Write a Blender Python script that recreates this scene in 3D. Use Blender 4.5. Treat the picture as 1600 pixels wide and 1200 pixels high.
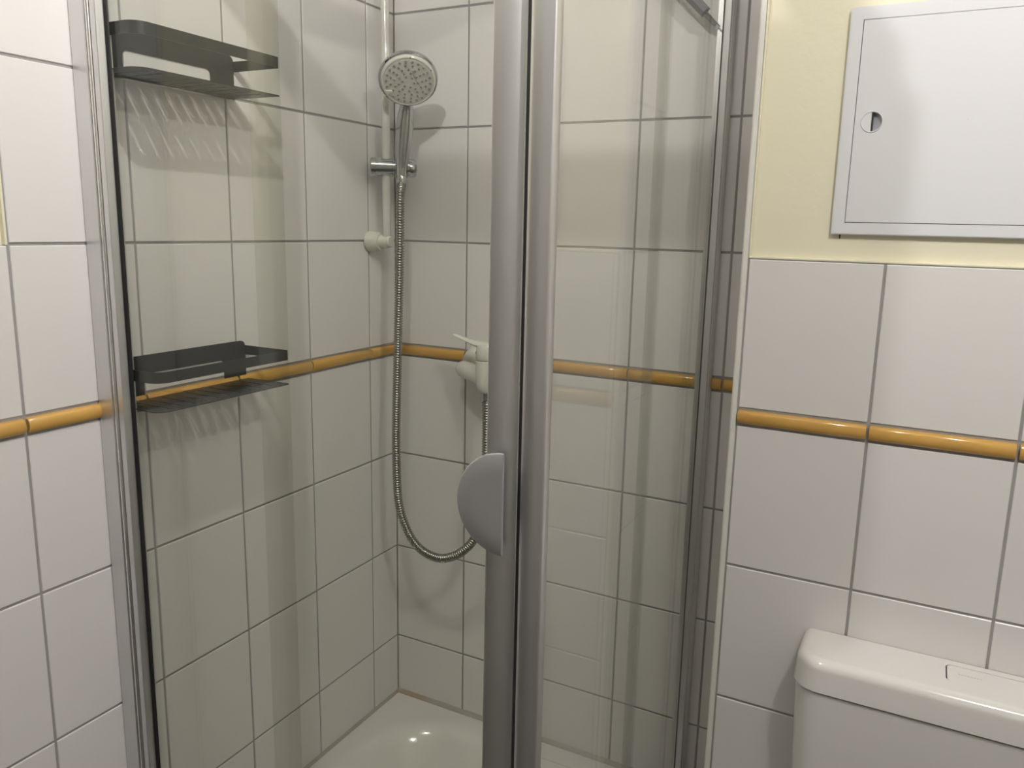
import bpy, bmesh, math, random
from mathutils import Matrix, Vector
random.seed(7)
SC = bpy.context.scene
COL = SC.collection
for o in list(bpy.data.objects):
    bpy.data.objects.remove(o)

# ------------------------------------------------------------------ camera
RW = [[0.8891855750806366, 0.45694856445268006, 0.02338851241854626],
      [0.10552531987093171, -0.15506819218765172, -0.9822516289819991],
      [-0.44521165745592867, 0.8758720598445234, -0.1861040430755239]]
cam_d = bpy.data.cameras.new('camera')
cam = bpy.data.objects.new('camera', cam_d); COL.objects.link(cam)
rt, dn, fw = [Vector(r) for r in RW]
M = Matrix((rt, -dn, -fw)).transposed().to_4x4()
M.translation = Vector((1.1663211723, -1.5893616461, 1.543556439))
cam.matrix_world = M
cam_d.sensor_width = 36; cam_d.sensor_fit = 'HORIZONTAL'
cam_d.lens = 1237.138 / 1600 * 36
cam_d.shift_x = -18.5 / 1600; cam_d.shift_y = -13.546 / 1600
cam_d.clip_start = 0.02
SC.camera = cam
SC.view_settings.view_transform = 'Standard'; SC.view_settings.look = 'None'
SC.view_settings.gamma = 1; SC.view_settings.use_curve_mapping = False
SC.view_settings.exposure = 0.14

# ------------------------------------------------------------------ light
world = bpy.data.worlds.new('world'); SC.world = world; world.use_nodes = True
world.node_tree.nodes['Background'].inputs[0].default_value = (0.9, 0.95, 1, 1)
world.node_tree.nodes['Background'].inputs[1].default_value = 0.03
def lamp(name, loc, power, radius, colour):
    d = bpy.data.lights.new(name, 'POINT'); d.energy = power; d.shadow_soft_size = radius; d.color = colour
    o = bpy.data.objects.new(name, d); COL.objects.link(o); o.location = loc; return o
WARM = (1.0, 0.972, 0.948)
lamp('ceiling_bulb_light', (0.63, -1.06, 2.38), 13.0, 0.008, WARM)
lamp('ceiling_bulb_light', (1.48, -1.18, 2.38), 18.0, 0.008, WARM)

# ------------------------------------------------------------------ materials
MATS = {}
def mat(name, col, rough=0.5, metal=0.0, bump=0.0, bscale=60, var=0.0, vscale=8, spec=0.5, coat=0.0, aniso=None):
    m = bpy.data.materials.new(name); m.use_nodes = True
    nt = m.node_tree; b = nt.nodes['Principled BSDF']
    b.inputs['Base Color'].default_value = (*col, 1)
    b.inputs['Roughness'].default_value = rough
    b.inputs['Metallic'].default_value = metal
    b.inputs['Specular IOR Level'].default_value = spec
    b.inputs['Coat Weight'].default_value = coat
    b.inputs['Coat Roughness'].default_value = 0.05
    tc = nt.nodes.new('ShaderNodeTexCoord')
    if var:
        n = nt.nodes.new('ShaderNodeTexNoise'); n.inputs['Scale'].default_value = vscale; n.inputs['Detail'].default_value = 3
        nt.links.new(tc.outputs['Object'], n.inputs['Vector'])
        mx = nt.nodes.new('ShaderNodeMix'); mx.data_type = 'RGBA'
        mx.inputs[6].default_value = (*[c * (1 - var) for c in col], 1)
        mx.inputs[7].default_value = (*[min(1, c * (1 + var)) for c in col], 1)
        nt.links.new(n.outputs['Fac'], mx.inputs[0]); nt.links.new(mx.outputs[2], b.inputs['Base Color'])
    if bump:
        n2 = nt.nodes.new('ShaderNodeTexNoise'); n2.inputs['Scale'].default_value = bscale; n2.inputs['Detail'].default_value = 4
        nt.links.new(tc.outputs['Object'], n2.inputs['Vector'])
        bp = nt.nodes.new('ShaderNodeBump'); bp.inputs['Strength'].default_value = bump; bp.inputs['Distance'].default_value = 0.002
        nt.links.new(n2.outputs['Fac'], bp.inputs['Height']); nt.links.new(bp.outputs['Normal'], b.inputs['Normal'])
    MATS[name] = m
    return m
TILE = mat('white_glazed_tile', (0.76, 0.74, 0.73), 0.24, bump=0.10, bscale=9, var=0.015, vscale=3)
GROUT = mat('grey_grout', (0.34, 0.33, 0.325), 0.9, bump=0.3, bscale=300, var=0.12, vscale=14)
PLASTER = mat('cream_wall_paint', (0.80, 0.755, 0.59), 0.7, bump=0.35, bscale=55, var=0.03, vscale=5)
OCHRE = mat('ochre_glaze', (0.58, 0.335, 0.085), 0.16, var=0.10, vscale=18, coat=0.3)
CEIL = mat('white_ceiling_paint', (0.85, 0.84, 0.80), 0.9, bump=0.2)
FLOOR = mat('grey_floor_tile', (0.11, 0.105, 0.095), 0.45, var=0.1)
WALLP = mat('cream_far_wall', (0.48, 0.47, 0.44), 0.8, var=0.03)
PVC = mat('white_pvc', (0.78, 0.77, 0.72), 0.35)
CERAM = mat('white_gloss_plastic', (0.77, 0.75, 0.73), 0.12, coat=0.4)
ACRYL = mat('white_acrylic', (0.75, 0.735, 0.71), 0.10, coat=0.5)
PANEL = mat('white_powder_coat', (0.74, 0.74, 0.76), 0.32, bump=0.05, bscale=200)
ALU = mat('satin_aluminium', (0.70, 0.70, 0.70), 0.42, metal=1.0)
ALUB = mat('bright_aluminium_bead', (0.85, 0.85, 0.84), 0.22, metal=1.0)
CHROME = mat('chrome', (0.55, 0.56, 0.58), 0.07, metal=1.0)
BLACK = mat('anthracite_powder_coat', (0.009, 0.011, 0.012), 0.42, bump=0.04, bscale=400)
RUBBER = mat('black_rubber', (0.010, 0.011, 0.012), 0.4)
GREYP = mat('grey_plastic', (0.085, 0.085, 0.105), 0.4)
GREYR = mat('grey_rubber', (0.09, 0.09, 0.085), 0.6)
SILVERP = mat('silver_handle_plastic', (0.46, 0.46, 0.48), 0.42, metal=0.5)
WHITEP = mat('ivory_plastic', (0.70, 0.69, 0.62), 0.28)
WHITEM = mat('white_enamel', (0.72, 0.71, 0.66), 0.15, coat=0.3)
NOZ = mat('grey_silicone_nozzle', (0.30, 0.295, 0.275), 0.6)
FACEP = mat('pale_grey_face', (0.66, 0.65, 0.61), 0.3)
DARK = mat('dark_gap', (0.02, 0.02, 0.025), 0.6)
SILI = mat('grey_silicone', (0.42, 0.40, 0.36), 0.4, var=0.1, vscale=12)
RECESS = mat('recess_grey', (0.40, 0.42, 0.45), 0.3)

def silicone_stain():
    nt = SILI.node_tree; b = nt.nodes['Principled BSDF']
    g = nt.nodes.new('ShaderNodeNewGeometry')
    d = nt.nodes.new('ShaderNodeVectorMath'); d.operation = 'DISTANCE'; d.inputs[1].default_value = (0.045, 0, 0.30)
    nt.links.new(g.outputs['Position'], d.inputs[0])
    r = nt.nodes.new('ShaderNodeMapRange'); r.inputs['From Min'].default_value = 0.02; r.inputs['From Max'].default_value = 0.075
    r.inputs['To Min'].default_value = 0.4; r.inputs['To Max'].default_value = 0.0
    nt.links.new(d.outputs['Value'], r.inputs['Value'])
    mx = nt.nodes.new('ShaderNodeMix'); mx.data_type = 'RGBA'
    old = b.inputs['Base Color'].links[0].from_socket
    nt.links.new(old, mx.inputs[6]); mx.inputs[7].default_value = (0.40, 0.20, 0.09, 1)
    nt.links.new(r.outputs['Result'], mx.inputs[0]); nt.links.new(mx.outputs[2], b.inputs['Base Color'])
silicone_stain()

def glass_mat(name, tint):
    m = bpy.data.materials.new(name); m.use_nodes = True
    nt = m.node_tree; nt.nodes.clear()
    out = nt.nodes.new('ShaderNodeOutputMaterial')
    tr = nt.nodes.new('ShaderNodeBsdfTransparent'); tr.inputs[0].default_value = (*tint, 1)
    gl = nt.nodes.new('ShaderNodeBsdfGlossy'); gl.inputs['Roughness'].default_value = 0.0
    lw = nt.nodes.new('ShaderNodeLayerWeight'); lw.inputs['Blend'].default_value = 0.5
    pw = nt.nodes.new('ShaderNodeMath'); pw.operation = 'POWER'; pw.inputs[1].default_value = 5
    ma = nt.nodes.new('ShaderNodeMath'); ma.operation = 'MULTIPLY_ADD'; ma.inputs[1].default_value = 0.955; ma.inputs[2].default_value = 0.038
    nt.links.new(lw.outputs['Facing'], pw.inputs[0]); nt.links.new(pw.outputs[0], ma.inputs[0])
    mx = nt.nodes.new('ShaderNodeMixShader')
    nt.links.new(ma.outputs[0], mx.inputs[0]); nt.links.new(tr.outputs[0], mx.inputs[1]); nt.links.new(gl.outputs[0], mx.inputs[2])
    nt.links.new(mx.outputs[0], out.inputs['Surface'])
    return m
GLASS = glass_mat('clear_safety_glass', (0.966, 0.973, 0.950))

# ------------------------------------------------------------------ helpers
def obj(name, bm, m, parent=None, smooth=False, **props):
    me = bpy.data.meshes.new(name)
    bmesh.ops.recalc_face_normals(bm, faces=bm.faces)
    bm.to_mesh(me); bm.free()
    for mm in (m if isinstance(m, (list, tuple)) else [m]):
        me.materials.append(mm)
    if smooth:
        for p in me.polygons: p.use_smooth = True
        me.set_sharp_from_angle(angle=math.radians(35))
    o = bpy.data.objects.new(name, me); COL.objects.link(o)
    if parent: o.parent = parent
    for k, v in props.items(): o[k] = v
    return o
def thing(name, label, cat, loc=(0, 0, 0), group=None):
    o = bpy.data.objects.new(name, None); COL.objects.link(o)
    o.location = loc; o.empty_display_size = 0.05
    o['label'] = label; o['category'] = cat
    if group: o['group'] = group
    return o
def rel(o, parent):
    """place a world-space mesh under a parent Empty/mesh that is only translated"""
    o.parent = parent
    p = Vector((0, 0, 0)); q = parent
    while q:
        p += q.location; q = q.parent
    o.location = -p
    return o
def add_box(bm, a, b, bevel=0.0, seg=2):
    x0, y0, z0 = [min(a[i], b[i]) for i in range(3)]; x1, y1, z1 = [max(a[i], b[i]) for i in range(3)]
    r = bmesh.ops.create_cube(bm, size=1)
    vs = r['verts']
    for v in vs:
        v.co = Vector(((x0 + x1) / 2 + v.co.x * (x1 - x0), (y0 + y1) / 2 + v.co.y * (y1 - y0), (z0 + z1) / 2 + v.co.z * (z1 - z0)))
    if bevel:
        es = list({e for v in vs for e in v.link_edges})
        bmesh.ops.bevel(bm, geom=es, offset=bevel, segments=seg, profile=0.5, affect='EDGES')
    return vs
def box(a, b, bevel=0.0, seg=2):
    bm = bmesh.new(); add_box(bm, a, b, bevel, seg); return bm
def frame(axis):
    a = Vector(axis).normalized()
    t = Vector((0, 0, 1)) if abs(a.z) < 0.9 else Vector((1, 0, 0))
    u = a.cross(t).normalized(); v = a.cross(u).normalized()
    return a, u, v
def add_lathe(bm, o, axis, prof, n=32, u=None, sx=1.0, sy=1.0, close=True):
    """prof: list of (distance along axis, radius)"""
    a, uu, vv = frame(axis)
    if u is not None:
        uu = Vector(u).normalized(); vv = a.cross(uu).normalized()
    rings = []
    o = Vector(o)
    for (d, r) in prof:
        c = o + a * d
        if r < 1e-6: rings.append([bm.verts.new(c)])
        else: rings.append([bm.verts.new(c + uu * (r * sx * math.cos(2 * math.pi * k / n)) + vv * (r * sy * math.sin(2 * math.pi * k / n))) for k in range(n)])
    for A, B in zip(rings, rings[1:]):
        if len(A) == 1 and len(B) == 1: continue
        if len(A) == 1:
            for k in range(n): bm.faces.new((A[0], B[k], B[(k + 1) % n]))
        elif len(B) == 1:
            for k in range(n): bm.faces.new((A[k], A[(k + 1) % n], B[0]))
        else:
            for k in range(n): bm.faces.new((A[k], A[(k + 1) % n], B[(k + 1) % n], B[k]))
    if close:
        for Rg in (rings[0], rings[-1]):
            if len(Rg) > 1: bm.faces.new(Rg)
def lathe(o, axis, prof, n=32, **k):
    bm = bmesh.new(); add_lathe(bm, o, axis, prof, n, **k); return bm
def add_sweep(bm, pts, radii, n=12, cap=True, sx=1.0, sy=1.0, up=None):
    """tube through points with per-point radius (parallel transport)"""
    pts = [Vector(p) for p in pts]
    t0 = (pts[1] - pts[0]).normalized()
    if up is None: up = Vector((0, 0, 1)) if abs(t0.z) < 0.9 else Vector((1, 0, 0))
    u = t0.cross(Vector(up)).normalized()
    rings = []
    for i, p in enumerate(pts):
        t = (pts[min(i + 1, len(pts) - 1)] - pts[max(i - 1, 0)]).normalized()
        u = (u - t * u.dot(t)).normalized(); v = t.cross(u)
        r = radii[i] if not isinstance(radii, (int, float)) else radii
        rings.append([bm.verts.new(p + u * (r * sx * math.cos(2 * math.pi * k / n)) + v * (r * sy * math.sin(2 * math.pi * k / n))) for k in range(n)])
    for A, B in zip(rings, rings[1:]):
        for k in range(n): bm.faces.new((A[k], A[(k + 1) % n], B[(k + 1) % n], B[k]))
    if cap: bm.faces.new(rings[0]); bm.faces.new(rings[-1])
def add_prism(bm, poly, d0, d1, fn):
    """poly of 2D points; fn(u, v, d) -> 3D point; extrude from d0 to d1"""
    A = [bm.verts.new(fn(u, v, d0)) for u, v in poly]; B = [bm.verts.new(fn(u, v, d1)) for u, v in poly]
    bm.faces.new(A); bm.faces.new(B)
    n = len(poly)
    for k in range(n): bm.faces.new((A[k], A[(k + 1) % n], B[(k + 1) % n], B[k]))
def prism(poly, d0, d1, fn=lambda u, v, d: (u, v, d)):
    bm = bmesh.new(); add_prism(bm, poly, d0, d1, fn); return bm
def rrect(x0, y0, x1, y1, rs, n=6):
    """rounded rectangle, rs = radii for corners (x0y0, x1y0, x1y1, x0y1)"""
    out = []
    for (cx, cy, r, a0) in ((x0 + rs[0], y0 + rs[0], rs[0], 180), (x1 - rs[1], y0 + rs[1], rs[1], 270), (x1 - rs[2], y1 - rs[2], rs[2], 0), (x0 + rs[3], y1 - rs[3], rs[3], 90)):
        if r < 1e-6: out.append((cx, cy)); continue
        for k in range(n + 1):
            a = math.radians(a0 + 90 * k / n); out.append((cx + r * math.cos(a), cy + r * math.sin(a)))
    return out
def holed_plate(outer, holes, d0, d1, fn):
    """plate with holes: 2D curve fill, then solid"""
    cu = bpy.data.curves.new('tmp', 'CURVE'); cu.dimensions = '2D'; cu.fill_mode = 'BOTH'; cu.extrude = abs(d1 - d0) / 2
    for loop in [outer] + holes:
        s = cu.splines.new('POLY'); s.points.add(len(loop) - 1); s.use_cyclic_u = True
        for p, (u, v) in zip(s.points, loop): p.co = (u, v, 0, 1)
    o = bpy.data.objects.new('tmp', cu); COL.objects.link(o)
    me = bpy.data.meshes.new_from_object(o.evaluated_get(bpy.context.evaluated_depsgraph_get()))
    bpy.data.objects.remove(o); bpy.data.curves.remove(cu)
    bm = bmesh.new(); bm.from_mesh(me); bpy.data.meshes.remove(me)
    bmesh.ops.remove_doubles(bm, verts=bm.verts, dist=1e-6)
    mid = (d0 + d1) / 2
    for v in bm.verts: v.co = Vector(fn(v.co.x, v.co.y, mid + v.co.z))
    return bm

# ------------------------------------------------------------------ measures
ZF, ZC = 0.05, 2.45            # floor, ceiling
J = 0.0043                      # joint
PX = 0.20188                   # tile pitch minus adjustments is set per wall
YW = -0.2638                   # front of the toilet wall
XE = 0.8865                    # its left edge
ZT = 0.3004                    # shower tray rim
XR = 2.15; YB = -2.5           # right wall, wall behind the camera
# horizontal joints (centres) from bottom to top; the strip sits between DB and DT
ZJ = [-0.0435, 0.2100, 0.4635, 0.7167, 0.9693, 1.2209]
ZJ2 = [1.2494, 1.5000, 1.7578, 2.0137, 2.2670, 2.5200]

# ------------------------------------------------------------------ tiles
TT = 0.0020                    # tile face stands this far proud of the joint
tile_cache = {}
def tile_mesh(w, h):
    key = (round(w, 4), round(h, 4))
    if key in tile_cache: return tile_cache[key]
    bm = bmesh.new(); b = 0.0011
    def ring(i, d): return [bm.verts.new((x, -d, z)) for x, z in ((i, i), (w - i, i), (w - i, h - i), (i, h - i))]
    r0, r1, r2 = ring(0, -0.006), ring(0, TT - b * 0.9), ring(b, TT)
    for A, B in ((r0, r1), (r1, r2)):
        for k in range(4): bm.faces.new((A[k], A[(k + 1) % 4], B[(k + 1) % 4], B[k]))
    bm.faces.new(r2); bm.faces.new(r0[::-1])
    bmesh.ops.recalc_face_normals(bm, faces=bm.faces)
    me = bpy.data.meshes.new('tile'); bm.to_mesh(me); bm.free(); me.materials.append(TILE)
    tile_cache[key] = me; return me
strip_cache = {}
def strip_mesh(w, h):
    key = (round(w, 4), round(h, 4))
    if key in strip_cache: return strip_cache[key]
    bm = bmesh.new(); n = 10; P = 0.0095
    prof = [(-0.006, 0.0)] + [(P * math.sin(math.pi * k / n) ** 0.75, h / 2 - h / 2 * math.cos(math.pi * k / n)) for k in range(n + 1)] + [(-0.006, h)]
    L = []
    for x, s in ((0.0, 0.90), (0.0015, 1.0), (w - 0.0015, 1.0), (w, 0.90)):
        L.append([bm.verts.new((x, -d * (s if d > 0 else 1), h / 2 + (z - h / 2) * (s if d > 0 else 1))) for d, z in prof])
    m = len(prof)
    for A, B in zip(L, L[1:]):
        for k in range(m): bm.faces.new((A[k], A[(k + 1) % m], B[(k + 1) % m], B[k]))
    bm.faces.new(L[0]); bm.faces.new(L[-1][::-1])
    bmesh.ops.recalc_face_normals(bm, faces=bm.faces)
    me = bpy.data.meshes.new('border_tile'); bm.to_mesh(me); bm.free(); me.materials.append(OCHRE)
    for p in me.polygons: p.use_smooth = True
    me.set_sharp_from_angle(angle=math.radians(50))
    strip_cache[key] = me; return me
def lay(parent, origin, rz, ujoints, ztop=9, zbot=-9, zfun=None, border=1):
    """tiles on a wall: local x along the wall, local -y out of the wall (origin = joint plane), ujoints = joint centres along x
    zfun(u0,u1) -> top limit for a column"""
    ca, sa = math.cos(rz), math.sin(rz)
    for u0, u1 in zip(ujoints, ujoints[1:]):
        a, b = u0 + J / 2, u1 - J / 2
        top = zfun(u0, u1) if zfun else ztop
        rows = [(p + J / 2, q - J / 2, 0) for p, q in zip(ZJ, ZJ[1:])] + [(ZJ[-1] + J / 2, ZJ2[0] - J / 2, border)] + [(p + J / 2, q - J / 2, 0) for p, q in zip(ZJ2, ZJ2[1:])]
        for z0, z1, kind in rows:
            z0c, z1c = max(z0, zbot), min(z1, top)
            if z1c - z0c < 0.02 : continue
            me = strip_mesh(b - a, z1c - z0c) if kind else tile_mesh(b - a, z1c - z0c)
            o = bpy.data.objects.new('border_tile' if kind else 'tile', me); COL.objects.link(o); o.parent = parent
            o.location = (origin[0] + a * ca, origin[1] + a * sa, z0c)
            tl = 0 if kind else 0.0006
            o.rotation_euler = (random.uniform(-tl, tl), 0, rz + random.uniform(-tl, tl))
def structure(name, bm, m, **k):
    return obj(name, bm, m, kind='structure', **k)

# left wall: face at x = 0, tiles full height in the shower, 1.5 m beyond it
AW = 0.10142; PW = 0.203
SY = AW + 4 * PW               # joint at y = -SY ends the full-height tiling
wl = structure('wall_left', box((-0.12, YB, ZF - 0.05), (-0.008, 0.12, ZC)), PLASTER)
gb = obj('grout_bed', prism([(YB, ZF), (0.0, ZF), (0.0, ZC), (-SY - 0.0015 + 0.0, ZC), (-SY - 0.0015, 1.4985), (YB, 1.4985)], -0.0085, -TT, lambda u, v, d: (d, u, v)), GROUT, wl)
uj = [-(AW + k * PW) for k in range(11, -1, -1)] + [0.0015]
uj = [u for u in uj if u > -1.18 ]
uj = [-1.178] + uj
lay(wl, (-TT, 0, 0), math.radians(90), uj, zfun=lambda a, b: 1.4985 if b < -SY + 0.01 else ZC - 0.002, zbot=ZF)
# yellowish paint edges beside the tiles
obj('paint_edge', box((-0.0086, -SY - 0.004, 1.499), (0.0, -SY - 0.0005, ZC - 0.001), 0.0008), PLASTER, wl)

# back wall: face at y = 0
wb = structure('wall_back', box((-0.12, 0.008, ZF - 0.05), (XR + 0.12, 0.12, ZC)), PLASTER)
obj('grout_bed', box((0.0, TT, ZF), (XE + 0.002, 0.0085, ZC)), GROUT, wb)
PB = 0.2018
lay(wb, (0, TT, 0), 0, [-0.0012, PB, 2 * PB + 0.0012, 3 * PB + 0.0032, 4 * PB + 0.004, XE - 0.001], zbot=ZF, ztop=ZC - 0.002)

# toilet wall (boxed out): front at y = YW, side at x = XE
wt = structure('wall_right', box((XE + 0.012, YW + 0.009, ZF - 0.05), (XR + 0.12, 0.008, ZC)), PLASTER)
obj('grout_bed', box((XE + 0.009, YW + TT, ZF), (XR, YW + 0.0095, 1.4985)), GROUT, wt)
obj('side_grout_bed', box((XE + TT, YW + 0.008, ZF), (XE + 0.0125, 0.0, ZC)), GROUT, wt)
tw = [0.8975] + [0.9001 + 0.2019 + 0.203 * k for k in range(0, 7)]
tw = [t for t in tw if t < XR - 0.03] + [XR - 0.002]
lay(wt, (0, YW + TT, 0), 0, tw, ztop=1.4985, zbot=ZF)
lay(wt, (XE + TT, 0, 0), math.radians(-90), [0.0012, 0.0608, -YW - 0.0045], zbot=ZF, ztop=ZC - 0.002, border=0)
obj('paint_edge', box((0.8975, YW + 0.0006, 1.4992), (XR - 0.002, YW + 0.0095, 1.5030), 0.0012), PLASTER, wt)
obj('paint_edge', box((0.8972, YW + 0.001, 1.5005), (0.9004, YW + 0.0095, ZC - 0.001), 0.001), PLASTER, wt)
# rounded white corner trim
c = (XE + 0.0045, YW + 0.0035)
poly = [(XE - 0.0002, YW + 0.014)] + [(c[0] + 0.0047 * math.cos(math.radians(a)), c[1] + 0.0045 * math.sin(math.radians(a))) for a in range(180, 271, 15)] + [(0.8968, YW - 0.001), (0.8968, YW + 0.0035), (XE + 0.004, YW + 0.0035), (XE + 0.004, YW + 0.014)]
t1 = structure('trim_1', prism(poly, ZF, ZC - 0.001), PVC, smooth=True)

# shell of the room outside the picture
dr = structure('door_1', box((-0.009, -2.05, ZF + 0.002), (0.014, -1.26, 2.06), 0.002), mat('dark_door', (0.11, 0.10, 0.09), 0.5))
obj('door_frame', prism([(-1.18, ZF + 0.001), (-1.18, 2.14), (-2.13, 2.14), (-2.13, ZF + 0.001), (-2.055, ZF + 0.001), (-2.055, 2.065), (-1.255, 2.065), (-1.255, ZF + 0.001)], -0.007, 0.020, lambda u, v, d: (d, u, v)), mat('door_frame_grey', (0.16, 0.155, 0.15), 0.5), dr)
obj('door_handle', lathe((0.013, -1.33, 1.08), (1, 0, 0), [(0, 0.024), (0.006, 0.024), (0.007, 0.009), (0.045, 0.009), (0.055, 0.022), (0.07, 0.024), (0.078, 0.0)], 24), CHROME, dr, smooth=True)
structure('floor', box((-0.12, YB - 0.12, ZF - 0.08), (XR + 0.12, 0.12, ZF)), FLOOR)
structure('ceiling', box((-0.12, YB - 0.12, ZC), (XR + 0.12, 0.12, ZC + 0.08)), CEIL)
structure('wall_front', box((-0.12, YB - 0.12, ZF), (XR + 0.12, YB, ZC)), WALLP)
structure('wall_far_right', box((XR, YB, ZF), (XR + 0.12, YW, ZC)), WALLP)

# ------------------------------------------------------------------ shower tray
TX0, TX1, TY0, TY1 = 0.003, 0.80, -0.805, -0.003
tray = thing('shower_tray', 'white acrylic square shower tray with rounded basin in the tiled corner', 'shower tray', (0.4, -0.4, ZF))
def tray_bm():
    bm = bmesh.new(); N = 72
    cx, cy = (TX0 + TX1) / 2, (TY0 + TY1) / 2; hx, hy = (TX1 - TX0) / 2, (TY1 - TY0) / 2
    g = []
    for i in range(N + 1):
        row = []
        for j in range(N + 1):
            x = TX0 + (TX1 - TX0) * i / N; y = TY0 + (TY1 - TY0) * j / N
            r = 0.20
            qx, qy = abs(x - cx) - (hx - 0.045 - r), abs(y - cy) - (hy - 0.045 - r)
            d = r - math.hypot(max(qx, 0), max(qy, 0)) - min(max(qx, qy), 0)
            t = max(0, min(1, d / 0.13)); s = t * t * (3 - 2 * t)
            z = ZT - 0.115 * s - 0.008 * max(0, min(1, (d - .05) / 0.3))
            e = min(x - TX0, TX1 - x, y - TY0, TY1 - y)
            if e < 1e-6 and (x > TX1 - 1e-6 or y < TY0 + 1e-6): z -= 0.006
            row.append(bm.verts.new((x, y, z)))
        g.append(row)
    for i in range(N):
        for j in range(N): bm.faces.new((g[i][j], g[i + 1][j], g[i + 1][j + 1], g[i][j + 1]))
    border = [g[i][0] for i in range(N)] + [g[N][j] for j in range(N)] + [g[i][N] for i in range(N, 0, -1)] + [g[0][j] for j in range(N, 0, -1)]
    low = [bm.verts.new((v.co.x, v.co.y, ZF + 0.001)) for v in border]
    n = len(border)
    for k in range(n): bm.faces.new((border[k], border[(k + 1) % n], low[(k + 1) % n], low[k]))
    bm.faces.new(low)
    return bm
rel(obj('basin', tray_bm(), ACRYL, smooth=True), tray)
bm = bmesh.new()
add_prism(bm, [(0.0005, ZT + 0.006), (0.0005, ZT - 0.004), (0.008, ZT - 0.002), (0.0055, ZT + 0.0015), (0.002, ZT + 0.005)], -0.80, -0.0005, lambda u, v, d: (u, d, v))
add_prism(bm, [(-0.0005, ZT + 0.009), (-0.0005, ZT - 0.004), (-0.010, ZT - 0.002), (-0.007, ZT + 0.003), (-0.002, ZT + 0.008)], 0.0005, 0.80, lambda u, v, d: (d, u, v))
rel(obj('silicone_bead', bm, SILI, label='grey silicone seal, stained brown in the corner'), tray)
rel(obj('drain_cover', lathe((0.40, -0.40, ZT - 0.1232), (0, 0, 1), [(0, 0.045), (0.004, 0.045), (0.006, 0.040), (0.0065, 0.0)]), CHROME, smooth=True), tray)

# ------------------------------------------------------------------ shower enclosure
GX, GY = 0.773, -0.777         # planes of the fixed panes
SXp, SYp = 0.784, -0.790       # planes of the sliding panes
Z0, Z1 = ZT + 0.002, 2.19
enc = thing('shower_enclosure', 'glass corner shower enclosure with silver frame and two sliding doors', 'shower enclosure', (0.79, -0.79, ZF))
def P(o): return rel(o, enc)
def chan(x0, w, d, rd=0.0025, n=4):
    return rrect(x0, 0, x0 + w, d, (rd, rd, rd, rd), n)
# left wall profile: sections along +X, front towards -Y
FY = -0.797
def mir(pts): return [(-(v) * 1.0, u) for u, v in pts]
def sections(a, e):
    """profile in (distance from wall, distance inwards from the outer face); a = first width, e = end of the second"""
    s1 = [(0.0005, 0.030), (0.0005, 0.001), (0.0020, 0.0), (a - 0.0015, 0.0), (a, 0.0015), (a, 0.006), (a + 0.0015, 0.006), (a + 0.0015, 0.030)]
    bd = [(a + 0.0012, 0.010)] + [(a + 0.0045 + 0.0035 * math.cos(math.radians(q)), 0.0035 - 0.0035 * math.sin(math.radians(q))) for q in range(180, -1, -18)] + [(a + 0.0080, 0.010)]
    s2 = [(a + 0.0015, 0.028), (a + 0.0015, 0.0075), (a + 0.0085, 0.0070), (a + 0.0092, 0.0036), (a + 0.0105, 0.0026), (e - 0.0016, 0.0027), (e - 0.0004, 0.0036), (e, 0.0050), (e, 0.0150)]
    s2 += [(e + 0.0004, 0.0160), (e + 0.0004, 0.0172), (e - 0.003, 0.0172), (e - 0.003, 0.028)]
    return s1, bd, s2
for left, a, e, g in ((True, 0.0355, 0.0580, 0.0665), (False, 0.0180, 0.0345, 0.0375)):
    fn = (lambda u, v, d: (u, FY + v, d)) if left else (lambda u, v, d: (0.790 - v, -u, d))
    s1, bd, s2 = sections(a, e)
    P(obj('wall_profile', prism(s1, Z0, Z1, fn), ALU))
    P(obj('profile_bead', prism(bd, Z0, Z1, fn), ALUB if left else ALU, smooth=True))
    P(obj('panel_profile', prism(s2, Z0, Z1, fn), ALU, smooth=True))
    P(obj('glazing_seal', prism([(e - 0.002, 0.0174), (e + 0.001, 0.0150), (g - 0.001, 0.0160), (g, 0.0174)], Z0, Z1, fn), RUBBER))
FX = 0.790
# rails top and bottom
def rail(z0, z1, nm):
    bm = bmesh.new()
    pts = [(0.0385, FY + 0.004), (FX - 0.004, FY + 0.004), (FX - 0.004, -0.034), (GX - 0.012, -0.034), (GX - 0.012, GY + 0.012), (0.0385, GY + 0.012)]
    add_prism(bm, pts, z0, z1, lambda u, v, d: (u, v, d))
    return P(obj(nm, bm, ALU))
rail(ZT + 0.0005, ZT + 0.028, 'bottom_rail'); rail(2.16, 2.19, 'top_rail')
# fixed panes
GZ0, GZ1 = ZT + 0.026, 2.165
P(obj('glass_pane', box((0.053, GY - 0.0020, GZ0), (0.388, GY + 0.0020, GZ1), 0.0006, 1), GLASS, label='fixed left pane'))
P(obj('glass_pane', box((GX - 0.0020, -0.397, GZ0), (GX + 0.0020, -0.0315, GZ1), 0.0006, 1), GLASS, label='fixed right pane'))
# left sliding door: pane > stile, handle, gasket
ld = P(obj('door_pane', box((0.348, SYp - 0.0020, GZ0), (0.720, SYp + 0.0020, GZ1), 0.0006, 1), GLASS, label='left sliding door pane'))
def C2(o, p=ld):
    o.parent = p; return o
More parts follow.
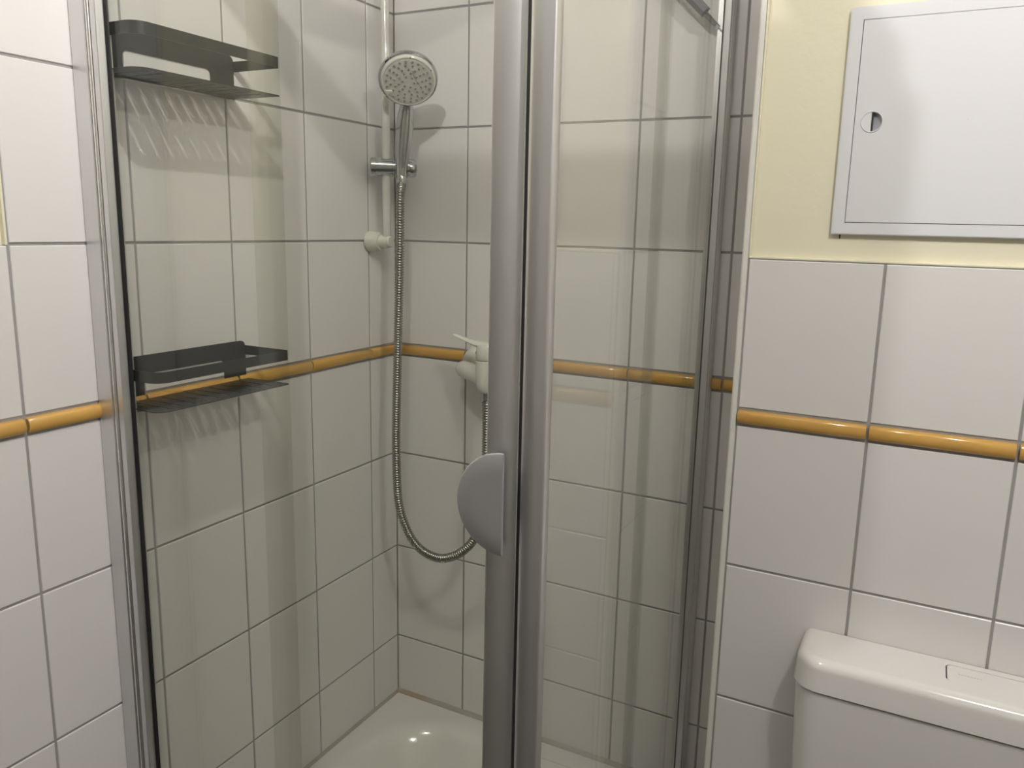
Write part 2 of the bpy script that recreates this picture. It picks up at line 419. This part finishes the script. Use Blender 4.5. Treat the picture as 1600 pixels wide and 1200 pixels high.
# curved stile: convex front, flat at the right
pl = [(0.7155, -0.780), (0.7155, -0.7950), (0.7160, -0.7962), (0.7170, -0.7968)]
for k in range(1, 13):
    t = k / 12; pl.append((0.7170 + 0.0350 * t, -0.7968 + 0.0102 * t ** 3.0))
pl += [(0.7522, -0.7858), (0.7522, -0.780)]
C2(obj('door_stile', prism(pl, GZ0 - 0.002, GZ1), ALU, smooth=True))
C2(obj('magnetic_seal', prism([(0.7523, -0.783), (0.7523, -0.7860), (0.7550, -0.7890), (0.7634, -0.7930), (0.7632, -0.783)], GZ0, GZ1), RUBBER))
C2(obj('seal_lip', prism([(0.75225, -0.7863), (0.75225, -0.7872), (0.7529, -0.7880), (0.7540, -0.7875)], GZ0, GZ1), ALUB))
# half-round handle
def handle_bm():
    bm = bmesh.new(); n = 40; R = 0.0630; cx, cz, yf = 0.7495, 1.2215, -0.8170
    def arc(r, y, dx=0.0):
        return [bm.verts.new((cx - dx - r * 1.0 * math.cos(math.radians(-90 + 180 * k / n)), y, cz + r * math.sin(math.radians(-90 + 180 * k / n)))) for k in range(n + 1)]
    L = [arc(R - 0.0030, yf + 0.0036), arc(R - 0.0008, yf + 0.0032), arc(R, yf + 0.0022), arc(R - 0.0006, yf + 0.0010), arc(R - 0.0028, yf, 0.0006), arc(R * 0.6, yf + 0.0004, 0.001), arc(R * 0.2, yf + 0.0005, 0.001)]
    for A, B in zip(L, L[1:]):
        for k in range(n): bm.faces.new((A[k], A[k + 1], B[k + 1], B[k]))
    bm.faces.new(L[-1])
    bm.faces.new([l[0] for l in L] + [l[-1] for l in reversed(L)]); bm.faces.new(L[0])
    add_prism(bm, rrect(0.7150, cz - 0.034, 0.7330, cz + 0.034, (0.006,) * 4, 4), -0.7900, yf + 0.0034, lambda u, v, d: (u, d, v))
    return bm
C2(obj('handle', handle_bm(), SILVERP, smooth=True, label='half-round silver grip'))
# right sliding door: pane > corner stile
rd = P(obj('door_pane', box((SXp - 0.0025, -0.783, GZ0), (SXp + 0.0025, -0.390, GZ1), 0.0006, 1), GLASS, label='right sliding door pane'))
pr = [(0.7635, -0.777), (0.7635, -0.7985), (0.7650, -0.8000)]
pr += [(0.7650 + (0.7895 - 0.7650) * k / 6, -0.8000 - 0.0018 * math.sin(math.pi * k / 6)) for k in range(1, 7)]
pr += [(0.7902 + 0.0034 * math.sin(math.radians(q)), -0.7966 - 0.0034 * math.cos(math.radians(q))) for q in range(15, 91, 15)] + [(0.7935, -0.7835), (0.7925, -0.7818), (SXp + 0.0027, -0.7818), (SXp + 0.0027, -0.777)]
C2(obj('door_stile', prism(pr, GZ0 - 0.002, GZ1), ALU, smooth=True), rd)

# ------------------------------------------------------------------ shower caddies
def caddy(base_z, label):
    """thin sheet caddy; near end y=-0.776, far end y=-0.486, depth 0.113"""
    t = thing('shower_caddy', label, 'shower shelf', (0.0, -0.631, base_z), 'slotted caddies on the left shower wall')
    Y0, Y1, DX, TH = -0.1415, 0.145, 0.113, 0.0013   # local y
    # wall plate with window
    out = rrect(Y0 + 0.002, 0.0, Y1 - 0.002, 0.0750, (0, 0, 0.012, 0.012), 5)
    hole = rrect(Y0 + 0.0595, 0.0022, Y1 - 0.055, 0.0430, (0.001, 0.001, 0.009, 0.009), 5)
    t_wall = obj('wall_plate', holed_plate(out, [hole], 0.0008, 0.0008 + TH, lambda u, v, d: (d, u, v)), BLACK, t)
    # slotted shelf
    out = [(0.0008, Y0 + 0.002), (0.0008, Y1 - 0.002), (DX - 0.008, Y1), (DX - 0.002, Y1 - 0.002), (DX, Y1 - 0.008)]
    for k in range(9):
        a = math.radians(0 - 90 * k / 8); out.append((DX - 0.024 + 0.024 * math.cos(a), Y0 + 0.023 + 0.023 * math.sin(a)))
    holes = []
    for k in range(10):
        y = Y0 + 0.0285 + 0.0250 * k
        holes.append(rrect(0.020, y - 0.0026, 0.098, y + 0.0026, (0.0025,) * 4, 3)[::-1])
    obj('slotted_shelf', holed_plate(out, holes, 0.0, TH, lambda u, v, d: (u, v, d)), BLACK, t)
    # band round the front at the top
    bm = bmesh.new()
    path = [(0.0010, Y1 - TH), (DX - 0.006, Y1 - TH)]
    for k in range(1, 6):
        a = math.radians(90 - 90 * k / 5); path.append((DX - 0.006 + 0.006 * math.cos(a), Y1 - TH - 0.006 + 0.006 * math.sin(a)))
    for k in range(0, 9):
        a = math.radians(0 - 90 * k / 8); path.append((DX - 0.023 + 0.023 * math.cos(a), Y0 + 0.023 + 0.023 * math.sin(a)))
    path.append((0.0010, Y0))
    inner = []
    for i, p in enumerate(path):
        a = path[max(i - 1, 0)]; b = path[min(i + 1, len(path) - 1)]
        d = Vector((b[0] - a[0], b[1] - a[1])).normalized()
        inner.append((p[0] + d.y * TH, p[1] - d.x * TH))
    z0, z1 = 0.0470, 0.0650
    R4 = [[bm.verts.new((q[0], q[1], z)) for q, z in ((p, z0), (p, z1), (i_, z1), (i_, z0))] for p, i_ in zip(path, inner)]
    for A, B in zip(R4, R4[1:]):
        for k in range(4): bm.faces.new((A[k], A[(k + 1) % 4], B[(k + 1) % 4], B[k]))
    bm.faces.new(R4[0]); bm.faces.new(R4[-1])
    obj('front_band', bm, BLACK, t, smooth=True)
    return t
caddy(1.7565, 'upper of the two black metal slotted shelves on the left shower wall')
caddy(1.2390, 'lower of the two black metal slotted shelves, level with the ochre border')

# ------------------------------------------------------------------ shower rail with slider
RX, RY = 0.050, -0.100
railt = thing('shower_rail', 'white vertical shower rail with chrome slider in the tiled corner', 'shower rail', (RX, RY, 1.4995))
def Rl(o, p=None): return rel(o, p or railt)
Rl(obj('rail_tube', lathe((RX, RY, 1.502), (0, 0, 1), [(0, 0.0085), (0.002, 0.0092), (0.70, 0.0092), (0.702, 0.0085)], 24), WHITEM, smooth=True))
for zz in (1.4995, 2.195):
    Rl(obj('wall_bracket', lathe((0.0008, RY, zz), (1, 0, 0), [(0, 0.0215), (0.002, 0.0235), (0.010, 0.0238), (0.026, 0.0212), (0.034, 0.0195), (0.0345, 0.0165)], 36), WHITEP, smooth=True))
    Rl(obj('bracket_cap', lathe((0.034, RY, zz), (1, 0, 0), [(0, 0.0135), (0.001, 0.0150), (0.022, 0.0140), (0.0225, 0.0128), (0.026, 0.0128), (0.028, 0.0110), (0.0282, 0.0)], 36), WHITEP, smooth=True))
SO = Vector((RX, RY, 1.664)); SU = Vector((0.8, 0.6, 0.0)); SN = Vector((0.6, -0.8, 0.0))
sl = Rl(obj('slider', lathe(SO - SU * 0.036, SU, [(0, 0.0), (0.0005, 0.0185), (0.003, 0.0212), (0.013, 0.0218), (0.0135, 0.0202), (0.0165, 0.0202), (0.017, 0.0212), (0.050, 0.0205), (0.0505, 0.0190), (0.0545, 0.0190), (0.0555, 0.0215), (0.0590, 0.0215), (0.0600, 0.019), (0.0601, 0)], 40), CHROME, smooth=True))
def Sub(o, p=sl): o.parent = p; return o
Sub(obj('knob', lathe(SO + SU * 0.0440, SU, [(0, 0.0), (0.0003, 0.0205), (0.003, 0.0212), (0.005, 0.0212), (0.0055, 0.0196), (0.0075, 0.0196), (0.008, 0.0208), (0.018, 0.0204), (0.0225, 0.0180), (0.0245, 0.013), (0.0248, 0)], 40), CHROME, smooth=True))
# holder fork between the two chrome barrels
HC = SO + SU * 0.0335 + SN * 0.016
# ------------------------------------------------------------------ hand shower
FN = (SN * math.cos(math.radians(41)) + Vector((0, 0, -1)) * math.sin(math.radians(41)) + SU * 0.02).normalized()
HD = Vector((0.1420, -0.1440, 1.8380))            # centre of the face
hs = thing('hand_shower', 'chrome hand shower with pale round face held in the slider', 'shower head', (HD.x, HD.y, HD.z))
def Hs(o): return rel(o, hs)
head_up = (Vector((0, 0, 1)) - FN * FN.z).normalized(); head_rt = FN.cross(head_up)
SGN = 1 if (head_rt.dot(Vector(RW[0])) > 0) else -1
Hs(obj('head_shell', lathe(HD, FN, [(-0.034, 0.0), (-0.0335, 0.018), (-0.030, 0.036), (-0.022, 0.0525), (-0.013, 0.0605), (-0.006, 0.0630), (-0.001, 0.0622), (0.0008, 0.0600), (0.0, 0.0575), (0.0, 0.0)], 64), CHROME, smooth=True))
Hs(obj('face_ring', lathe(HD + FN * 0.0003, FN, [(0, 0.0), (0.0, 0.0582), (0.0045, 0.0574), (0.0062, 0.0556), (0.0064, 0.0530), (0.0050, 0.0518), (0.005, 0)], 64), WHITEM, smooth=True))
fp = Hs(obj('face_plate', lathe(HD + FN * 0.0050, FN, [(0, 0.0), (0.0004, 0.0512), (0.0018, 0.0505), (0.0026, 0.035), (0.0030, 0.0)], 64), FACEP, smooth=True))
bm = bmesh.new()
a0, u0_, v0_ = FN, head_rt, head_up
nz = 0
for r_, cnt, ph in ((0.0460, 22, 0), (0.0375, 16, 0.2), (0.0290, 13, 0.1), (0.0205, 9, 0.4), (0.0125, 6, 0.1)):
    for k in range(cnt):
        a = 2 * math.pi * k / cnt + ph
        px_, pz_ = r_ * math.cos(a), r_ * math.sin(a)
        c_ = HD + u0_ * px_ + v0_ * pz_ + a0 * 0.0068
        add_lathe(bm, c_, a0, [(0, 0.0030), (0.0022, 0.0022), (0.0023, 0.0)], 8)
o = Hs(obj('nozzles', bm, NOZ)); o['kind'] = 'stuff'
# curved seam on the face
bm = bmesh.new()
pts = []
for k in range(13):
    t = k / 12; x_ = -0.008 - 0.0220 * t - 0.004 * math.sin(math.pi * t) * -1; z_ = 0.027 - 0.040 * t
    pts.append(HD - u0_ * (x_ * SGN) + v0_ * z_ + a0 * 0.0079)
add_sweep(bm, pts, 0.0007, 6)
Hs(obj('face_seam', bm, NOZ))
# little lever at the lower left of the rim
lv = HD - u0_ * 0.0 + a0 * 0.006
def on_face(x_, z_, d): return HD + u0_ * x_ + v0_ * z_ + a0 * d
bm = bmesh.new()
tri = [(-0.050, -0.020), (-0.036, -0.0235), (-0.0335, -0.0205), (-0.042, -0.030), (-0.0445, -0.0335)]
tri = [(-0.0495, -0.0215), (-0.0330, -0.0215), (-0.0440, -0.0320)]
A = [bm.verts.new(on_face(SGN * x, z, 0.0068)) for x, z in tri]; B = [bm.verts.new(on_face(SGN * x * 0.98, z, 0.0105)) for x, z in tri]
bm.faces.new(A); bm.faces.new(B)
for k in range(3): bm.faces.new((A[k], A[(k + 1) % 3], B[(k + 1) % 3], B[k]))
Hs(obj('spray_lever', bm, WHITEP))
for ang, rr in ((88, 0.0548), (33, 0.0548)):
    a = math.radians(ang)
    Hs(obj('rim_mark', lathe(on_face(SGN * rr * math.cos(a), rr * math.sin(a), 0.0062), a0, [(0, 0.0013), (0.0010, 0.0012), (0.0011, 0)], 10), DARK))
# handle: from below the head to the slider
hb = HC + Vector((0, 0, -0.020)); ht = HD - FN * 0.016 - head_up * 0.048
pts, rad = [], []
p0, p3 = ht, hb
p1 = ht - head_up * 0.035 - FN * 0.006; p2 = hb + Vector((0, 0, 0.05)) + SN * 0.004
NR = 22
rprof = [0.0175, 0.0145, 0.0140, 0.0150, 0.0168, 0.0182, 0.0190, 0.0193, 0.0190, 0.0183, 0.0172, 0.0158, 0.0140, 0.0120, 0.0105]
for k in range(NR + 1):
    t = k / NR; s = 1 - t
    pts.append(p0 * s ** 3 + p1 * 3 * s * s * t + p2 * 3 * s * t * t + p3 * t ** 3)
    f = t * (len(rprof) - 1); i = min(int(f), len(rprof) - 2); rad.append(rprof[i] * (1 - (f - i)) + rprof[i + 1] * (f - i))
bm = bmesh.new(); add_sweep(bm, [ht + head_up * 0.012 + FN * 0.002] + pts, [0.018] + rad, 28, sx=1.0, sy=0.9, up=SN)
Hs(obj('handle', bm, CHROME, smooth=True))
Hs(obj('hose_nut', lathe(hb + Vector((0, 0, -0.016)), (0, 0, 1), [(0, 0.0110), (0.001, 0.0120), (0.016, 0.0125), (0.020, 0.0105)], 24), CHROME, smooth=True))
# fork of the slider that grips the handset cone
Sub(obj('holder_fork', lathe(HC + Vector((0, 0, -0.019)), (0, 0, 1), [(0, 0.0105), (0.001, 0.0125), (0.034, 0.0140), (0.035, 0.0128), (0.012, 0.0100), (0.0, 0.0098)], 32, close=False), CHROME, smooth=True))

# ------------------------------------------------------------------ mixer on the back wall
MX, MY = 0.317, -0.100
mx = thing('shower_mixer', 'white single-lever shower mixer on the back wall behind the door frame', 'tap', (MX, 0.0, 1.22))
def Mx(o): return rel(o, mx)
for sg in (-1, 1):
    Mx(obj('wall_rosette', lathe((MX + sg * 0.076, -0.0006, 1.232), (0, -1, 0), [(0, 0.036), (0.004, 0.0365), (0.022, 0.0290), (0.036, 0.0240), (0.040, 0.0225), (0.0405, 0)], 36), WHITEP, smooth=True))
bm = bmesh.new()
for sg in (-1, 1):
    add_sweep(bm, [(MX + sg * 0.097, -0.048, 1.217), (MX + sg * 0.094, -0.050, 1.217), (MX + sg * 0.085, -0.055, 1.216), (MX + sg * 0.06, -0.066, 1.214), (MX + sg * 0.03, -0.080, 1.210), (MX, -0.095, 1.208)], [0.008, 0.0165, 0.020, 0.0205, 0.021, 0.0215], 20)
Mx(obj('connector_arm', bm, WHITEM, smooth=True))
Mx(obj('mixer_body', lathe((MX, MY, 1.178), (0, 0, 1), [(0, 0.0130), (0.003, 0.0165), (0.010, 0.0205), (0.022, 0.0232), (0.045, 0.0240), (0.0705, 0.0240), (0.0715, 0.0228), (0.0735, 0.0228)], 40), WHITEM, smooth=True))
Mx(obj('lever_cap', lathe((MX, MY, 1.2525), (0, 0, 1), [(0, 0.0236), (0.001, 0.0242), (0.016, 0.0238), (0.028, 0.0225), (0.034, 0.0195), (0.0355, 0.0)], 40), WHITEM, smooth=True))
def lever_bm():
    bm = bmesh.new(); L = []
    for (x, z, w, h) in ((0.012, 1.2830, 0.016, 0.0075), (-0.010, 1.2830, 0.0165, 0.0080), (-0.030, 1.2862, 0.0150, 0.0060), (-0.052, 1.2920, 0.0130, 0.0036), (-0.074, 1.2988, 0.0115, 0.0026), (-0.083, 1.3015, 0.0095, 0.0018)):
        L.append([bm.verts.new((MX + x, MY + w * math.cos(2 * math.pi * k / 20), z + h * math.sin(2 * math.pi * k / 20))) for k in range(20)])
    for A, B in zip(L, L[1:]):
        for k in range(20): bm.faces.new((A[k], A[(k + 1) % 20], B[(k + 1) % 20], B[k]))
    bm.faces.new(L[0]); bm.faces.new(L[-1]); return bm
Mx(obj('lever', lever_bm(), WHITEM, smooth=True))
Mx(obj('lever_screw_hole', lathe((MX - 0.0215, MY - 0.0085, 1.2665), (-0.93, -0.37, 0), [(0, 0.0030), (0.0015, 0.0030), (0.0016, 0)], 14), DARK))
Mx(obj('outlet_nut', lathe((MX, MY, 1.160), (0, 0, 1), [(0, 0.0115), (0.001, 0.0125), (0.018, 0.0128), (0.019, 0.0115)], 6), CHROME))

# ------------------------------------------------------------------ hose
camv = Vector(M.translation)
def unproj(px, py, depth_n):
    """point on the pixel ray at y = depth_n (world y)"""
    d = rt * ((px - 800 - 18.5) / 1237.138) + dn * ((py - 600 + 13.546) / 1237.138) + fw
    return camv + d * ((depth_n - camv.y) / d.y)
# plan points measured from the photo, then kept as world coordinates
ctrl = [hb + Vector((0, 0, -0.014)), unproj(625, 310, -0.118)]
for px_, py_, yy in ((624.5, 400, -0.121), (621.5, 550, -0.126), (619.5, 640, -0.130), (619, 700, -0.133), (622.5, 780, -0.137), (634, 823, -0.140), (652, 853, -0.142), (675, 869, -0.143), (698, 872, -0.142), (722, 862, -0.138), (741, 842, -0.132), (754, 805, -0.124), (759, 750, -0.116), (760, 690, -0.108), (760.5, 640, -0.102)):
    ctrl.append(unproj(px_, py_, yy))
ctrl.append(Vector((MX, MY, 1.163)))
def catmull(P_, n=60):
    out = []
    Q = [P_[0] * 2 - P_[1]] + P_ + [P_[-1] * 2 - P_[-2]]
    for i in range(1, len(Q) - 2):
        a, b, c_, d = Q[i - 1], Q[i], Q[i + 1], Q[i + 2]
        for k in range(n):
            t = k / n
            out.append(0.5 * ((2 * b) + (c_ - a) * t + (2 * a - 5 * b + 4 * c_ - d) * t * t + (3 * b - a - 3 * c_ + d) * t ** 3))
    out.append(P_[-1]); return out
dense = catmull(ctrl)
pitch = 0.0058; step = pitch / 4
pts = [dense[0]]; acc = 0
for a, b in zip(dense, dense[1:]):
    seg = (b - a).length
    if seg < 1e-9: continue
    while acc + seg >= step:
        f = (step - acc) / seg; a = a.lerp(b, f); pts.append(a.copy()); seg = (b - a).length; acc = 0
        if seg < 1e-9: break
    acc += seg
rad = [(0.0106, 0.0098, 0.0074, 0.0094)[i % 4] for i in range(len(pts))]
bm = bmesh.new(); add_sweep(bm, pts, rad, 14)
ho = obj('shower_hose', bm, mat('hose_steel', (0.34, 0.335, 0.31), 0.25, metal=1.0), smooth=False)
for p in ho.data.polygons: p.use_smooth = True
ho['label'] = 'ribbed grey metal shower hose hanging in a loop from the slider'; ho['category'] = 'hose'

# ------------------------------------------------------------------ squeegee
sq = thing('squeegee', 'grey window squeegee hanging on the back wall at the top edge', 'squeegee', (0.70, -0.03, 1.97))
def Sq(o): return rel(o, sq)
D_ = Vector((0.70, 0.0, -0.715)).normalized(); N_ = Vector((0.715, 0, 0.70)).normalized(); Yv = Vector((0, -1, 0))
tip = Vector((0.7655, -0.044, 1.9150))
def bar(a, b, w0, w1, d0, d1, th):
    bm = bmesh.new(); L = []
    for t, w in ((0, w0), (0.5, (w0 + w1) / 2), (1, w1)):
        c_ = a.lerp(b, t)
        L.append([bm.verts.new(c_ + N_ * (w * x) + Yv * y) for x, y in ((-0.5, d0), (0.5, d0), (0.5, d0 + th), (-0.1, d0 + th + d1), (-0.5, d0 + th))])
    for A, B in zip(L, L[1:]):
        for k in range(5): bm.faces.new((A[k], A[(k + 1) % 5], B[(k + 1) % 5], B[k]))
    bm.faces.new(L[0]); bm.faces.new(L[-1]); return bm
Sq(obj('blade_holder', bar(tip - D_ * 0.245, tip - D_ * 0.0345, 0.030, 0.0195, -0.006, 0.004, 0.012), GREYP))
Sq(obj('rubber_blade', bar(tip - D_ * 0.255 - N_ * 0.004, tip - D_ * 0.004 - N_ * 0.0030, 0.014, 0.0065, -0.002, 0.001, 0.003), GREYR))
Sq(obj('rubber_lip', bar(tip - D_ * 0.250 + N_ * 0.003, tip + D_ * 0.0055 + N_ * 0.0012, 0.008, 0.0022, 0.002, 0.001, 0.0015), GREYR))
hd_c = tip - D_ * 0.14
bm = bmesh.new(); add_sweep(bm, [hd_c + N_ * 0.012, hd_c + N_ * 0.05, hd_c + N_ * 0.13, hd_c + N_ * 0.19], [0.010, 0.009, 0.012, 0.010], 16)
Sq(obj('handle', bm, GREYP, smooth=True))
hk = hd_c + N_ * 0.17
Sq(obj('wall_hook', lathe((hk.x, -0.0005, hk.z), (0, -1, 0), [(0, 0.018), (0.004, 0.018), (0.005, 0.006), (0.030, 0.006), (0.0305, 0)], 20), CHROME, smooth=True))

# ------------------------------------------------------------------ access panel on the toilet wall
AX0, AX1, AZ0, AZ1 = 1.0195, 1.3555, 1.5410, 1.8700
YP = YW + 0.009
ap = thing('access_panel', 'white square metal access panel with round latch on the cream wall', 'access panel', ((AX0 + AX1) / 2, YP, AZ0))
def Ap(o): return rel(o, ap)
FRT = YW + 0.0015
def ring_frame(x0, z0, x1, z1, w, yb, yf, bev):
    out = rrect(x0, z0, x1, z1, (0.003,) * 4, 3); hole = [(x0 + w, z0 + w), (x0 + w, z1 - w), (x1 - w, z1 - w), (x1 - w, z0 + w)]
    return holed_plate(out, [hole], yb, yf, lambda u, v, d: (u, d, v))
Ap(obj('panel_frame', ring_frame(AX0, AZ0, AX1, AZ1, 0.0182, YP - 0.0002, FRT, 0), PANEL))
# raised inner lip of the frame
bm = ring_frame(AX0 + 0.0015, AZ0 + 0.0015, AX1 - 0.0015, AZ1 - 0.0015, 0.0167, FRT, FRT - 0.0012, 0)
Ap(obj('frame_lip', bm, PANEL))
Ap(obj('frame_recess', box((AX0 + 0.017, YP - 0.0002, AZ0 + 0.017), (AX1 - 0.017, YP - 0.002, AZ1 - 0.017)), DARK))
LX, LZ, LR = 1.0625, 1.7068, 0.0150
DX0, DX1, DZ0, DZ1 = AX0 + 0.0193, AX1 - 0.0193, AZ0 + 0.0193, AZ1 - 0.0193
circ = [(LX + 0.0152 * math.cos(2 * math.pi * k / 40), LZ + 0.0152 * math.sin(2 * math.pi * k / 40)) for k in range(40)][::-1]
pd = Ap(obj('panel_door', holed_plate([(DX0, DZ0), (DX1, DZ0), (DX1, DZ1), (DX0, DZ1)], [circ], YP - 0.0025, FRT - 0.0010, lambda u, v, d: (u, d, v)), PANEL))
def Ad(o): o.parent = pd; return o
yl = FRT - 0.0010
# latch: ring, left half flush, right half a sloped finger cup
bm = bmesh.new()
add_lathe(bm, (LX, yl + 0.004, LZ), (0, -1, 0), [(0, 0.0130), (0, 0.0152), (0.0046, 0.0154), (0.0052, 0.0147), (0.0046, 0.0138), (0.0, 0.0130)], 48, close=False)
Ad(obj('latch_ring', bm, PANEL, smooth=True))
hal = [(LX - 0.0010, LZ - 0.0137)] + [(LX - 0.0010 - 0.0137 * math.sin(math.pi * k / 20), LZ - 0.0137 * math.cos(math.pi * k / 20)) for k in range(1, 20)] + [(LX - 0.0010, LZ + 0.0137)]
Ad(obj('latch_tab', prism(hal, yl + 0.006, yl - 0.0001, lambda u, v, d: (u, d, v)), PANEL))
bm = bmesh.new(); n = 20; L = []
for s_, dep in ((1.0, 0.0005), (0.75, 0.0040), (0.4, 0.0058), (0.0, 0.0065)):
    L.append([bm.verts.new((LX + 0.0016 + 0.0124 * s_ * math.sin(math.pi * k / n), yl + dep, LZ - 0.0138 * math.cos(math.pi * k / n) * (s_ * 0.45 + 0.55 if s_ > 0 else 0.55))) for k in range(n + 1)])
for A, B in zip(L, L[1:]):
    for k in range(n): bm.faces.new((A[k], A[k + 1], B[k + 1], B[k]))
Ad(obj('latch_cup', bm, RECESS, smooth=True))
Ad(obj('latch_slot', box((LX - 0.0012, yl + 0.0065, LZ - 0.0136), (LX + 0.0016, yl + 0.0012, LZ + 0.0136)), DARK))
bm = bmesh.new(); add_lathe(bm, (1.1877, yl + 0.0002, 1.7062), (0, -1, 0), [(0, 0.0024), (0.0006, 0.0022), (0.0006, 0.0014), (0, 0.0012)], 16, close=False)
Ad(obj('rivet', bm, PANEL, smooth=True))
Ap(obj('fixing_pin', box((1.0315, YP - 0.0001, 1.5350), (1.0332, YP - 0.0016, 1.5412)), DARK))

# ------------------------------------------------------------------ cistern
CX0, CX1, CF, CZB, CZS, CZT = 1.0345, 1.5700, -0.3760, 0.500, 0.8375, 0.8885
YWc = YW - 0.0008
ci = thing('toilet_cistern', 'white plastic toilet cistern mounted on the tiled wall', 'toilet cistern', ((CX0 + CX1) / 2, YWc, CZB))
def Ci(o): return rel(o, ci)
def slab(levels, closed=True):
    """levels: (z, inset, radius)"""
    bm = bmesh.new(); L = []
    for z, i_, r_ in levels:
        loop = rrect(CX0 + i_, CF + i_, CX1 - i_, YWc, (r_, r_, 0.0, 0.0), 10)
        L.append([bm.verts.new((x, y, z)) for x, y in loop])
    n = len(L[0])
    for A, B in zip(L, L[1:]):
        for k in range(n): bm.faces.new((A[k], A[(k + 1) % n], B[(k + 1) % n], B[k]))
    bm.faces.new(L[0]); bm.faces.new(L[-1]); return bm
body = [(CZB, 0.030, 0.03), (CZB + 0.01, 0.022, 0.035), (0.60, 0.012, 0.040), (0.78, 0.0045, 0.042), (CZS - 0.003, 0.0035, 0.042)]
Ci(obj('tank', slab(body), CERAM, smooth=True))
Ci(obj('lid_gap', slab([(CZS - 0.003, 0.006, 0.038), (CZS, 0.006, 0.038)]), DARK))
lidl = [(CZS, 0.0012, 0.0420), (CZS + 0.001, 0.0, 0.0430)]
for k in range(0, 9):
    a = math.radians(90 * k / 8); lidl.append((CZT - 0.016 + 0.016 * math.sin(a), 0.0025 + 0.016 * (1 - math.cos(a)), 0.043 - 0.014 * (1 - math.cos(a))))
BX0, BX1, BY0, BY1 = 1.2500, 1.3700, -0.3300, -0.2790
def lid_bm():
    bm = slab(lidl)
    bm.faces.ensure_lookup_table()
    top = max(bm.faces, key=lambda f: f.calc_center_median().z)
    zt = top.calc_center_median().z
    loop = [(v.co.x, v.co.y) for v in top.verts]
    bmesh.ops.delete(bm, geom=[top], context='FACES_ONLY')
    hole = rrect(BX0 - 0.0014, BY0 - 0.0007, BX1 + 0.0014, BY1 + 0.0007, (0.009,) * 4, 5)
    pl = holed_plate(loop, [hole[::-1]], 0.0, 0.0024, lambda u, v, d: (u, v, CZT - 0.0024 + d))
    me = bpy.data.meshes.new('t'); pl.to_mesh(me); pl.free(); bm.from_mesh(me); bpy.data.meshes.remove(me)
    return bm
lid = Ci(obj('lid', lid_bm(), CERAM, smooth=True))
def Li(o): o.parent = lid; return o
Li(obj('button_gap', prism(rrect(BX0 - 0.0030, BY0 - 0.0030, BX1 + 0.0030, BY1 + 0.0030, (0.009,) * 4, 5), CZT - 0.006, CZT - 0.0026), DARK))
Li(obj('flush_button', prism(rrect(BX0 + 0.0006, BY0, BX1 - 0.0006, BY1, (0.008,) * 4, 5), CZT - 0.004, CZT - 0.0006), CERAM))
# faint embossed stroke of lettering, unreadable in the photo
bm = bmesh.new()
for k in range(8):
    x = 1.2655 + 0.0042 * k
    add_box(bm, (x, -0.3035, CZT - 0.0007), (x + 0.0028, -0.3008 + (0.0008 if k % 3 == 0 else 0), CZT - 0.0003))
Li(obj('embossed_mark', bm, mat('emboss', (0.55, 0.53, 0.49), 0.3)))
